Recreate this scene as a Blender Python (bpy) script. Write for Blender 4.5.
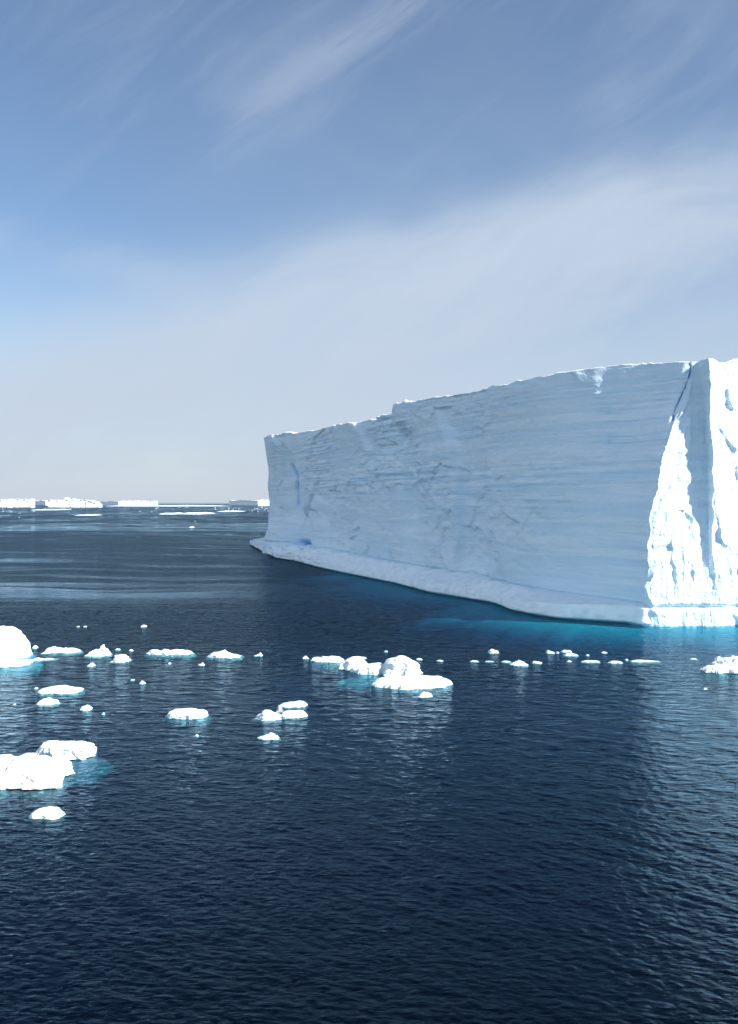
import bpy, math
import numpy as np

# ------------------------------------------------------------------ camera, sky, sun, exposure
W, HH = 738, 1024
F = 900.0            # focal length in pixels
CX, HOR = 369.0, 502.5
CAM_H = 18.0
SUN_AZ, SUN_EL = 26.0, 34.0     # azimuth: degrees from +X (right) towards the viewer
for o in list(bpy.data.objects):
    bpy.data.objects.remove(o, do_unlink=True)
scene = bpy.context.scene
col = scene.collection
cd = bpy.data.cameras.new('camera')
cam = bpy.data.objects.new('camera', cd); col.objects.link(cam)
cam.location = (0, 0, CAM_H); cam.rotation_euler = (math.radians(90), 0, 0)
cd.sensor_width = 36.0; cd.lens = F / HH * 36.0
cd.shift_y = -(HH / 2 - HOR) / HH
cd.clip_start = 0.5; cd.clip_end = 200000.0
scene.camera = cam
scene.view_settings.view_transform = 'Standard'
scene.view_settings.look = 'None'
scene.view_settings.exposure = 1.15
scene.view_settings.gamma = 1.0
scene.view_settings.use_curve_mapping = False
scene.cycles.use_denoising = True
scene.cycles.denoising_input_passes = 'RGB'

az, el = math.radians(SUN_AZ), math.radians(SUN_EL)
SUN = np.array([math.cos(az) * math.cos(el), -math.sin(az) * math.cos(el), math.sin(el)])
sd = bpy.data.lights.new('sun', 'SUN'); sd.energy = 5.0; sd.angle = math.radians(0.53)
sd.color = (1.0, 0.955, 0.89)
so = bpy.data.objects.new('sun', sd); col.objects.link(so)
from mathutils import Vector
so.rotation_euler = Vector(SUN).to_track_quat('Z', 'Y').to_euler()
so.location = (200, -100, 300)


class NT:
    """small helper for writing node trees"""
    def __init__(self, tree):
        self.t = tree; tree.nodes.clear()

    def n(self, kind, **kw):
        nd = self.t.nodes.new(kind)
        ins = kw.pop('ins', {})
        for k, v in kw.items():
            setattr(nd, k, v)
        for k, v in ins.items():
            s = nd.inputs[k]
            if hasattr(v, 'is_output'):
                self.t.links.new(v, s)
            else:
                s.default_value = v
        return nd

    def m(self, op, a, b=0.0, c=None, clamp=False):
        ins = {0: a, 1: b}
        if c is not None: ins[2] = c
        return self.n('ShaderNodeMath', operation=op, use_clamp=clamp, ins=ins).outputs[0]

    def vm(self, op, a, b=(0, 0, 0)):
        return self.n('ShaderNodeVectorMath', operation=op, ins={0: a, 1: b}).outputs[0]

    def step(self, x, lo, hi, t0=0.0, t1=1.0):
        return self.n('ShaderNodeMapRange', interpolation_type='SMOOTHSTEP',
                      ins={0: x, 1: lo, 2: hi, 3: t0, 4: t1}).outputs[0]

    def mix(self, f, a, b):
        nd = self.n('ShaderNodeMix', data_type='RGBA')
        for i, v in ((0, f), (6, a), (7, b)):
            if hasattr(v, 'is_output'): self.t.links.new(v, nd.inputs[i])
            else: nd.inputs[i].default_value = v
        return nd.outputs[2]

    def noise(self, vec, scale, detail=4, rough=0.5, dist=0.0, lac=2.0):
        return self.n('ShaderNodeTexNoise', ins={'Vector': vec, 'Scale': scale, 'Detail': detail,
                      'Roughness': rough, 'Distortion': dist, 'Lacunarity': lac}).outputs[0]

    def combine(self, x, y, z=0.0):
        return self.n('ShaderNodeCombineXYZ', ins={0: x, 1: y, 2: z}).outputs[0]

    def attr(self, name):
        return self.n('ShaderNodeAttribute', attribute_name=name)


world = bpy.data.worlds.new('World'); scene.world = world; world.use_nodes = True
w = NT(world.node_tree)
SKY_STRENGTH = 0.0655
sky = w.n('ShaderNodeTexSky', sky_type='NISHITA', sun_disc=False, sun_elevation=el,
          sun_rotation=math.radians(90 + SUN_AZ), altitude=0.0, air_density=1.0, dust_density=0.3, ozone_density=3.2)
dirv = w.n('ShaderNodeTexCoord').outputs['Generated']
sx = w.n('ShaderNodeSeparateXYZ', ins={0: dirv})
dx, dy, dz = sx.outputs[0], sx.outputs[1], sx.outputs[2]
den = w.m('MAXIMUM', w.m('ABSOLUTE', dy), 0.25)
u = w.m('DIVIDE', dx, den)
v = w.m('DIVIDE', dz, den)
# cirrus veil: bands of thin high cloud that rise to the right
def band(u, v, slope, off):
    return w.m('SUBTRACT', w.m('SUBTRACT', v, w.m('MULTIPLY', u, slope)), off)
uv = w.combine(u, v)
warp = w.noise(uv, 2.2, 3, 0.5)
wv = w.m('MULTIPLY', w.m('SUBTRACT', warp, 0.5), 0.16)
# coordinates along / across the streaks
al = w.m('ADD', w.m('MULTIPLY', u, 0.94), w.m('MULTIPLY', v, 0.34))
ac = w.m('SUBTRACT', w.m('MULTIPLY', v, 0.94), w.m('MULTIPLY', u, 0.34))
st = w.combine(w.m('MULTIPLY', al, 0.9), w.m('ADD', w.m('MULTIPLY', ac, 3.0), w.m('MULTIPLY', wv, 2.0)), 0.35)
streak = w.noise(st, 2.6, 7, 0.58, 0.35)
al2 = w.m('ADD', w.m('MULTIPLY', u, 0.78), w.m('MULTIPLY', v, 0.62))
ac2 = w.m('SUBTRACT', w.m('MULTIPLY', v, 0.78), w.m('MULTIPLY', u, 0.62))
st2 = w.combine(w.m('MULTIPLY', al2, 1.4), w.m('ADD', w.m('MULTIPLY', ac2, 6.0), w.m('MULTIPLY', wv, 3.0)), 4.1)
fib = w.noise(st2, 2.3, 8, 0.6, 0.5)
soft = w.noise(w.combine(w.m('MULTIPLY', u, 1.0), w.m('MULTIPLY', v, 2.0), 7.7), 2.4, 5, 0.55, 0.4)
d1 = w.m('ADD', band(u, v, 0.27, 0.308), wv)
main = w.m('MULTIPLY', w.step(d1, 0.045, -0.06), w.step(d1, -0.42, -0.08, 0.40, 1.0))
main = w.m('MULTIPLY', main, w.m('MULTIPLY', w.step(streak, 0.28, 0.62, 0.36, 1.0), w.step(fib, 0.30, 0.62, 0.72, 1.0)))
# the bright core of the band
core = w.m('MULTIPLY', w.step(d1, 0.01, -0.05), w.step(d1, -0.22, -0.06))
core = w.m('MULTIPLY', core, w.step(u, -0.25, 0.3))
core = w.m('MULTIPLY', core, w.step(streak, 0.3, 0.65, 0.5, 1.0))
# thin diagonal plume, upper left
d2 = w.m('ADD', band(u, v, 0.72, 0.53), w.m('MULTIPLY', wv, 0.45))
plume = w.m('MULTIPLY', w.step(w.m('ABSOLUTE', d2), 0.040, 0.0), w.step(fib, 0.38, 0.60))
plume = w.m('MULTIPLY', plume, w.step(u, -0.30, 0.0))
plume = w.m('MULTIPLY', plume, w.step(u, 0.25, 0.05))
high = w.m('MULTIPLY', w.step(fib, 0.42, 0.75), 0.26)
high = w.m('MULTIPLY', high, w.step(v, 0.30, 0.44))
# low short wisp at left
d3 = w.m('ADD', band(u, v, -0.26, 0.195), w.m('MULTIPLY', wv, 0.35))
wisp = w.m('MULTIPLY', w.step(w.m('ABSOLUTE', d3), 0.04, 0.0), w.step(u, -0.16, -0.26))
wisp = w.m('MULTIPLY', wisp, w.step(streak, 0.3, 0.6))
lowveil = w.m('MULTIPLY', w.step(v, 0.33, 0.04), w.step(soft, 0.25, 0.65, 0.70, 1.0))
cl = w.m('MULTIPLY', main, 0.90)
aloft = w.step(v, 0.85, 0.56)
veil = w.m('MULTIPLY', w.m('MULTIPLY', w.step(v, 0.16, 0.30), aloft), w.m('MULTIPLY', w.step(soft, 0.30, 0.70, 0.35, 1.0), w.step(u, -0.32, 0.02, 0.3, 1.0)))
high = w.m('MULTIPLY', high, aloft)
for term, k in ((core, 0.60), (plume, 0.30), (veil, 0.16), (high, 0.70), (wisp, 0.30), (lowveil, 0.88)):
    inv = w.m('MULTIPLY', w.m('SUBTRACT', 1.0, cl), w.m('SUBTRACT', 1.0, w.m('MULTIPLY', term, k)))
    cl = w.m('SUBTRACT', 1.0, inv)
cl = w.m('MULTIPLY', cl, w.step(v, 2.2, 0.9, 0.35, 1.0))
k = 0.4506 / SKY_STRENGTH
cloud_col = w.mix(w.step(v, 0.0, 0.35), (0.56 * k, 0.64 * k, 0.755 * k, 1), (0.575 * k, 0.675 * k, 0.81 * k, 1))
# added unseen bright cloud, left and behind, to lift the shaded cliff
sky_fill = w.m('ADD', w.m('MULTIPLY', dx, -0.86), w.m('MULTIPLY', dy, -0.5))
sky_fill = w.m('MULTIPLY', w.step(sky_fill, 0.10, 0.75), w.step(dz, 0.95, 0.55))
sky_fill = w.m('MULTIPLY', sky_fill, w.step(w.noise(dirv, 2.6, 5, 0.55), 0.30, 0.60, 0.55, 0.95))
skyc = w.mix(cl, sky.outputs[0], cloud_col)
skyc = w.mix(sky_fill, skyc, (0.80 * k, 0.94 * k, 1.12 * k, 1))
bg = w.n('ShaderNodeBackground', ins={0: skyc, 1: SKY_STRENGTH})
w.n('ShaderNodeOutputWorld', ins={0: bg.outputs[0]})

# ------------------------------------------------------------------ numeric helpers
def ground(px, py):                      # point of the water under a pixel
    y = F * CAM_H / (py - HOR)
    return (px - CX) / F * y, y
def at(px, y):
    return (px - CX) / F * y
def height(py, y):
    return CAM_H + (HOR - py) * y / F
def _hash(ix, iy, iz, seed):
    h = (ix.astype(np.int64) * 374761393 + iy.astype(np.int64) * 668265263 + iz.astype(np.int64) * 2147483647 + seed * 1274126177)
    h = (h ^ (h >> 13)) * 1274126177
    h = h & 0xffffffff
    h = (h ^ (h >> 15)) * 2246822519 & 0xffffffff
    h = h ^ (h >> 13)
    return (h & 0xffffff) / float(0xffffff)
def vnoise(x, y, z=None, seed=0):
    x = np.asarray(x, float); y = np.asarray(y, float)
    z = np.zeros_like(x) if z is None else np.asarray(z, float) + np.zeros_like(x)
    x0, y0, z0 = np.floor(x), np.floor(y), np.floor(z)
    fx, fy, fz = x - x0, y - y0, z - z0
    fx, fy, fz = (t * t * t * (t * (t * 6 - 15) + 10) for t in (fx, fy, fz))
    out = 0
    for a in (0, 1):
        for b in (0, 1):
            for c in (0, 1):
                wt = (fx if a else 1 - fx) * (fy if b else 1 - fy) * (fz if c else 1 - fz)
                out = out + wt * _hash(x0 + a, y0 + b, z0 + c, seed)
    return out * 2 - 1
def fbm(x, y, z=None, oct=4, gain=0.5, lac=2.03, seed=0):
    a, s, o, f = 1.0, 0.0, 0.0, 1.0
    for i in range(oct):
        o = o + a * vnoise(x * f + i * 17.3, y * f - i * 9.1, None if z is None else z * f + i * 5.7, seed + i)
        s += a; a *= gain; f *= lac
    return o / s
def ridged(x, y, z=None, oct=4, gain=0.5, seed=0):
    a, s, o, f = 1.0, 0.0, 0.0, 1.0
    for i in range(oct):
        o = o + a * (1 - 2 * np.abs(vnoise(x * f + i * 7.3, y * f + i * 3.1, None if z is None else z * f, seed + i)))
        s += a; a *= gain; f *= 2.07
    return o / s
def facets(x, y, seed=0, sharp=16):
    """broken-ice facets: every cell is a plane with a tilt of its own"""
    x = np.asarray(x, float); y = np.asarray(y, float)
    bx, by = np.floor(x), np.floor(y)
    sw = np.zeros_like(x); val = np.zeros_like(x)
    zz = np.zeros_like(x)
    for i in (-1, 0, 1):
        for j in (-1, 0, 1):
            cx, cy = bx + i, by + j
            qx = cx + _hash(cx, cy, zz, seed); qy = cy + _hash(cx, cy, zz, seed + 1)
            d = (x - qx) ** 2 + (y - qy) ** 2
            hh = _hash(cx, cy, zz, seed + 2) - 0.5
            gx = _hash(cx, cy, zz, seed + 3) - 0.5; gy = _hash(cx, cy, zz, seed + 4) - 0.5
            wt = np.exp(-d * sharp)
            sw += wt; val += wt * (hh * 0.8 + gx * (x - qx) * 1.6 + gy * (y - qy) * 1.6)
    return val / (sw + 1e-30)
def sstep(x, a, b):
    t = np.clip((np.asarray(x, float) - a) / (b - a), 0, 1)
    return t * t * (3 - 2 * t)

def mesh_obj(name, verts, faces, mat, parent=None, attrs=None, smooth=True):
    """verts (N,3) array, faces (M,4) or (M,3) array or list of those"""
    me = bpy.data.meshes.new(name)
    verts = np.asarray(verts, np.float32)
    fl = faces if isinstance(faces, list) else [faces]
    fl = [np.asarray(f, np.int32) for f in fl if len(f)]
    loops = np.concatenate([f.ravel() for f in fl])
    sizes = np.concatenate([np.full(len(f), f.shape[1], np.int32) for f in fl])
    starts = np.concatenate(([0], np.cumsum(sizes)[:-1])).astype(np.int32)
    me.vertices.add(len(verts)); me.vertices.foreach_set('co', verts.ravel())
    me.loops.add(len(loops)); me.loops.foreach_set('vertex_index', loops)
    me.polygons.add(len(sizes)); me.polygons.foreach_set('loop_start', starts)
    me.polygons.foreach_set('loop_total', sizes)
    me.polygons.foreach_set('use_smooth', np.full(len(sizes), smooth, bool))
    for k, a in (attrs or {}).items():
        at_ = me.attributes.new(k, 'FLOAT', 'POINT')
        at_.data.foreach_set('value', np.asarray(a, np.float32).ravel())
    me.update(calc_edges=True); me.validate()
    me.materials.append(mat)
    o = bpy.data.objects.new(name, me); col.objects.link(o)
    if parent is not None: o.parent = parent
    return o
def grid_faces(r, c, wrap=False, off=0):
    i = np.arange(r - 1)[:, None]; j = np.arange(c if wrap else c - 1)[None, :]
    j2 = (j + 1) % c
    f = np.stack([i * c + j, i * c + j2, (i + 1) * c + j2, (i + 1) * c + j], -1)
    return f.reshape(-1, 4) + off
def tag(o, label, cat, group=None, kind=None):
    o['kind'] = kind or 'thing'
    if label: o['label'] = label
    if cat: o['category'] = cat
    if group: o['group'] = group
    return o
def empty(name, loc):
    o = bpy.data.objects.new(name, None); col.objects.link(o); o.location = loc
    o.empty_display_size = 0.5
    return o

# ------------------------------------------------------------------ materials
def material(name):
    m = bpy.data.materials.new(name); m.use_nodes = True
    return m, NT(m.node_tree)

def ice_cliff_material():
    m, t = material('glacier_ice')
    pos = t.n('ShaderNodeNewGeometry').outputs['Position']
    lay = t.attr('layer').outputs['Fac']; blue = t.attr('blue').outputs['Fac']
    sp = t.n('ShaderNodeSeparateXYZ', ins={0: pos})
    flat = t.combine(t.m('MULTIPLY', sp.outputs[0], 0.035), t.m('MULTIPLY', sp.outputs[1], 0.035), t.m('MULTIPLY', sp.outputs[2], 1.0))
    n1 = t.noise(flat, 1.0, 6, 0.62, 0.6)
    n2 = t.noise(pos, 0.09, 5, 0.6)
    n3 = t.noise(pos, 1.4, 6, 0.65)
    c = t.mix(t.step(n1, 0.36, 0.66), (0.64, 0.82, 0.94, 1), (0.80, 0.91, 0.97, 1))
    c = t.mix(t.m('MULTIPLY', t.step(n2, 0.45, 0.7), 0.5), c, (0.70, 0.86, 0.965, 1))
    c = t.mix(lay, c, (0.40, 0.66, 0.86, 1))
    c = t.mix(blue, c, (0.05, 0.36, 0.80, 1))
    bp = t.n('ShaderNodeBump', ins={'Strength': 1.0, 'Distance': 0.34, 'Height': t.m('ADD', n3, t.m('MULTIPLY', n1, 0.6))})
    b = t.n('ShaderNodeBsdfPrincipled', ins={'Base Color': c, 'Roughness': 0.62, 'IOR': 1.333, 'Normal': bp.outputs[0],
            'Specular IOR Level': 0.3})
    t.n('ShaderNodeOutputMaterial', ins={0: b.outputs[0]})
    return m
def snow_material(name, base=(0.76, 0.81, 0.85, 1), wet=(0.40, 0.70, 0.74, 1), wet_z=0.22, bump=0.3):
    m, t = material(name)
    pos = t.n('ShaderNodeNewGeometry').outputs['Position']
    z = t.n('ShaderNodeSeparateXYZ', ins={0: pos}).outputs[2]
    n = t.noise(pos, 2.6, 6, 0.62); n2 = t.noise(pos, 0.7, 4, 0.55)
    zz = t.m('ADD', z, t.m('MULTIPLY', t.m('SUBTRACT', n, 0.5), wet_z))
    c = t.mix(t.step(n2, 0.4, 0.7), base, (0.72, 0.81, 0.87, 1))
    c = t.mix(t.m('MULTIPLY', t.step(zz, wet_z, -wet_z * 0.2), 0.8), c, wet)
    bp = t.n('ShaderNodeBump', ins={'Strength': 0.6, 'Distance': bump, 'Height': n})
    b = t.n('ShaderNodeBsdfPrincipled', ins={'Base Color': c, 'Roughness': 0.6, 'IOR': 1.333, 'Normal': bp.outputs[0],
            'Specular IOR Level': 0.3})
    t.n('ShaderNodeOutputMaterial', ins={0: b.outputs[0]})
    return m
def material_plain(name, c):
    m, t = material(name)
    b = t.n('ShaderNodeBsdfDiffuse', ins={'Color': c})
    t.n('ShaderNodeOutputMaterial', ins={0: b.outputs[0]})
    return m
def water_material():
    m, t = material('sea_water')
    pos = t.n('ShaderNodeNewGeometry').outputs['Position']
    calm = t.attr('calm').outputs['Fac']; far = t.attr('far').outputs['Fac']
    p2 = t.n('ShaderNodeMapping', ins={'Vector': pos, 'Rotation': (0, 0, math.radians(50)), 'Scale': (0.6, 1.25, 1.0)}).outputs[0]
    r1 = t.noise(p2, 2.2, 4, 0.55, 0.3); r2 = t.noise(p2, 0.55, 3, 0.5, 0.2)
    r3 = t.noise(p2, 0.95, 3, 0.55, 0.4)
    hgt = t.m('ADD', t.m('MULTIPLY', r1, 0.10), t.m('MULTIPLY', t.m('MULTIPLY_ADD', r3, 0.55, t.m('MULTIPLY', r2, 0.75)), far))
    stg = t.m('MULTIPLY_ADD', calm, -0.7, 1.0)
    bp = t.n('ShaderNodeBump', ins={'Strength': t.m('MULTIPLY', stg, 0.8), 'Distance': 1.0, 'Height': hgt})
    fr = t.n('ShaderNodeFresnel', ins={'IOR': 1.333, 'Normal': bp.outputs[0]}).outputs[0]
    # wind-roughened water turns its wavelets to the viewer and mirrors less than a slick does
    ruf = t.m('MULTIPLY', t.m('SUBTRACT', 1.0, calm), t.m('MULTIPLY_ADD', t.m('POWER', far, 3.0), 0.36, 0.06))
    fr = t.m('MULTIPLY', fr, t.m('SUBTRACT', 1.0, ruf))
    rough = t.m('MULTIPLY_ADD', far, 0.13, 0.04)
    rough = t.m('MULTIPLY', rough, t.m('MULTIPLY_ADD', calm, -0.75, 1.0))
    gl = t.n('ShaderNodeBsdfGlossy', ins={'Color': (0.52, 0.74, 0.90, 1), 'Roughness': rough, 'Normal': bp.outputs[0]})
    df = t.n('ShaderNodeBsdfDiffuse', ins={'Color': (0.0002, 0.0045, 0.015, 1)})
    tr = t.n('ShaderNodeBsdfTransparent', ins={'Color': (1, 1, 1, 1)})
    inner = t.n('ShaderNodeMixShader', ins={0: 0.82, 1: df.outputs[0], 2: tr.outputs[0]})
    sf = t.n('ShaderNodeMixShader', ins={0: fr, 1: inner.outputs[0], 2: gl.outputs[0]})
    va = t.n('ShaderNodeVolumeAbsorption', ins={'Color': (0.0, 0.80, 0.86, 1), 'Density': 0.90})
    t.n('ShaderNodeOutputMaterial', ins={0: sf.outputs[0], 1: va.outputs[0]})
    return m
M_CLIFF = ice_cliff_material()
M_FOOT = snow_material('sea_worn_ice', base=(0.88, 0.95, 0.985, 1), wet=(0.25, 0.60, 0.68, 1), wet_z=0.25, bump=0.2)
M_SNOW = snow_material('floe_snow')
M_CAP = snow_material('snow_cap', wet_z=0.01)
M_GREY = snow_material('gap_shade_dark', base=(0.10, 0.15, 0.19, 1), wet=(0.06, 0.12, 0.16, 1))  # dark tone stands in for the shadowed gap in the trio
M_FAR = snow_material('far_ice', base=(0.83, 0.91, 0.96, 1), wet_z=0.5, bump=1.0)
M_WATER = water_material()

# ------------------------------------------------------------------ the sea: one sheet out to the horizon
def build_sea():
    rows = [0.0, 1.5, 4, 8, 13, 18, 22, 25, 27]
    r = 28.0
    while r < 60000:
        rows.append(r)
        r += max(0.055, 0.42 * r * r / (F * CAM_H)) if r < 6000 else r * 0.25
    rows += [60000.0, 90000.0]
    rows = np.array(rows)
    a1 = np.linspace(-29, 29, 760)
    a2 = np.linspace(29, 331, 90)[1:-1]
    ang = np.radians(np.concatenate([a1, a2]))
    R, A = np.meshgrid(rows, ang, indexing='ij')
    X, Y = R * np.sin(A), R * np.cos(A)
    step = np.gradient(rows)[:, None] + 0 * A
    lat = R * np.gradient(ang)[None, :]
    step = np.maximum(step, np.abs(lat) * 0.8)
    # calm slicks and wind-roughened lanes, long across the view
    wob = fbm(X / 120, Y / 120, oct=4, seed=5)
    ly = np.log(np.maximum(Y, 1)) + 0.16 * wob + 0.00012 * X
    slick = fbm(X / 150, ly * 8.0, oct=5, gain=0.55, seed=11)
    b1 = np.exp(-((ly - math.log(640)) / 0.17) ** 2)
    b2 = np.exp(-((ly - math.log(184)) / 0.075) ** 2) * sstep(X, 25, -35)
    dk = np.exp(-((ly - math.log(270)) / 0.24) ** 2)
    fine = fbm(X / (3.0 * np.sqrt(np.maximum(Y, 30))), ly * 55.0, oct=5, gain=0.6, seed=17)
    lanes = sstep(fbm(X / 70, ly * 42.0, oct=4, seed=13), 0.0, 0.45)
    calm = sstep(0.36 + 0.6 * slick + 0.38 * b1 + 0.5 * b2 - 0.20 * dk - 0.25 * lanes + 0.85 * fine, 0.0, 1.0) * sstep(Y, 135, 185) * (1 - 0.75 * sstep(X, -45, 0) * sstep(Y, 400, 250))
    far = sstep(R, 32, 130)
    Z = np.zeros_like(X)
    rng = np.random.default_rng(4)
    wx, wy = X, Y
    gust = 0.75 + 0.5 * fbm(X / 30, Y / 45, oct=3, seed=31)
    near = rows < 400
    Xn, Yn, st = wx[near], wy[near], step[near]
    zn = np.zeros_like(Xn)
    for i in range(110):
        lam = 0.27 * (4.5 / 0.27) ** (rng.random() ** 1.6)
        th = math.radians(220 + rng.normal() * 40)
        k = 2 * math.pi / lam
        slope = 0.0195 * (1.0 if lam < 0.8 else (0.8 / lam) ** 0.75)
        amp = slope / k
        fade = 1 - sstep(st / lam, 0.12, 0.27)
        ph = k * (math.cos(th) * Xn + math.sin(th) * Yn) + rng.random() * 6.283
        s = np.sin(ph)
        zn += amp * fade * (s + 0.18 * np.cos(2 * ph))
    Z[near] = zn * gust[near] * (1 - 0.7 * calm[near])
    Z[rows < 20] = 0
    V = np.stack([X, Y, Z], -1).reshape(-1, 3)
    f = grid_faces(len(rows), len(ang), wrap=True)
    o = mesh_obj('water', V, f, M_WATER, attrs={'calm': calm, 'far': far})
    tag(o, 'dark blue rippled sea reaching to the horizon', 'sea', kind='structure')
    return o
sea = build_sea()
sb = mesh_obj('seabed', [(-9e4, -9e4, -120), (9e4, -9e4, -120), (9e4, 9e4, -120), (-9e4, 9e4, -120)], np.array([[0, 1, 2, 3]]), material_plain('seabed_mud', (0.03, 0.035, 0.04, 1)))
tag(sb, 'deep sea floor', 'sea floor', kind='structure')

# ------------------------------------------------------------------ the great tabular iceberg
def interp_tab(z, tab):
    zs = np.array([t[0] for t in tab], float)
    return [np.interp(z, zs, np.array([t[i] for t in tab], float)) for i in range(1, len(tab[0]))]

NZ = 340
Z0 = -4.0
# plan of the left cliff, by image column: (column, distance at sea level, skyline row)
LEFT = [(266, 322, 437), (272, 312, 435.6), (285, 300, 434.6), (300, 284, 433.0), (314, 268, 430.5), (330, 254, 427.5), (346, 239, 424.5),
        (372, 221, 419.5), (390, 211, 416), (396.5, 207.5, 414.5), (398.5, 206.5, 404.5), (420, 196, 402), (435, 188, 399.5), (450, 181.5, 396.8), (470, 174, 393), (490, 166.5, 388.5),
        (513, 158, 384), (517, 156.8, 382), (540, 150, 377.5), (560, 146, 373.5), (585, 141, 370), (600, 138.8, 368), (620, 135.6, 366), (632, 133.7, 364.8), (644, 131.6, 363.5)]
# the ridge A where the shaded cliff ends, the step B and the pillar edge C, by height: (z, column, distance)
CY0 = 131.6
TA = [(z, c, CY0 + 1.3 * d) for z, c, d in ((-4, 643, 0), (3, 644, 0), (8, 646, .05), (12.5, 648.5, .12), (17, 653, .3), (21.3, 658, .5), (25, 664, .9), (30, 673.5, 1.4), (34, 684, 2.0), (39.5, 692, 2.2))]
TB = [(z, c, CY0 + 1.3 * d) for z, c, d in ((-4, 709, .02), (3, 709, .02), (8, 709, .25), (12.5, 708.5, .8), (17, 707.5, 1.25), (21.3, 707, 1.6), (25, 706, 1.8), (30, 704, 1.95), (34, 701, 2.1), (39.5, 697, 2.25))]
TC = [(z, c, CY0) for z, c in ((-4, 714), (3, 714), (12.5, 713), (21.3, 713), (30, 711), (39.5, 708))]
TE = [(-4, 262), (3, 262), (7, 266), (13, 271), (20, 271.5), (27, 270), (34, 266.5), (42, 263.5)]

def jag(tab, amp, seed):
    zz = np.linspace(tab[0][0], tab[-1][0], 180)
    c, d = interp_tab(zz, tab)
    n = fbm(zz / 4.2, zz * 0, oct=4, gain=0.6, seed=seed)
    n = np.round(n * 3) / 3 * 0.5 + n * 0.5
    return list(zip(zz, c + amp * n * sstep(zz, 39.5, 33) * sstep(zz, 1, 6), d))
TA = jag(TA, 4.5, 601); TC = jag(TC, 3.0, 607)

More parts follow.
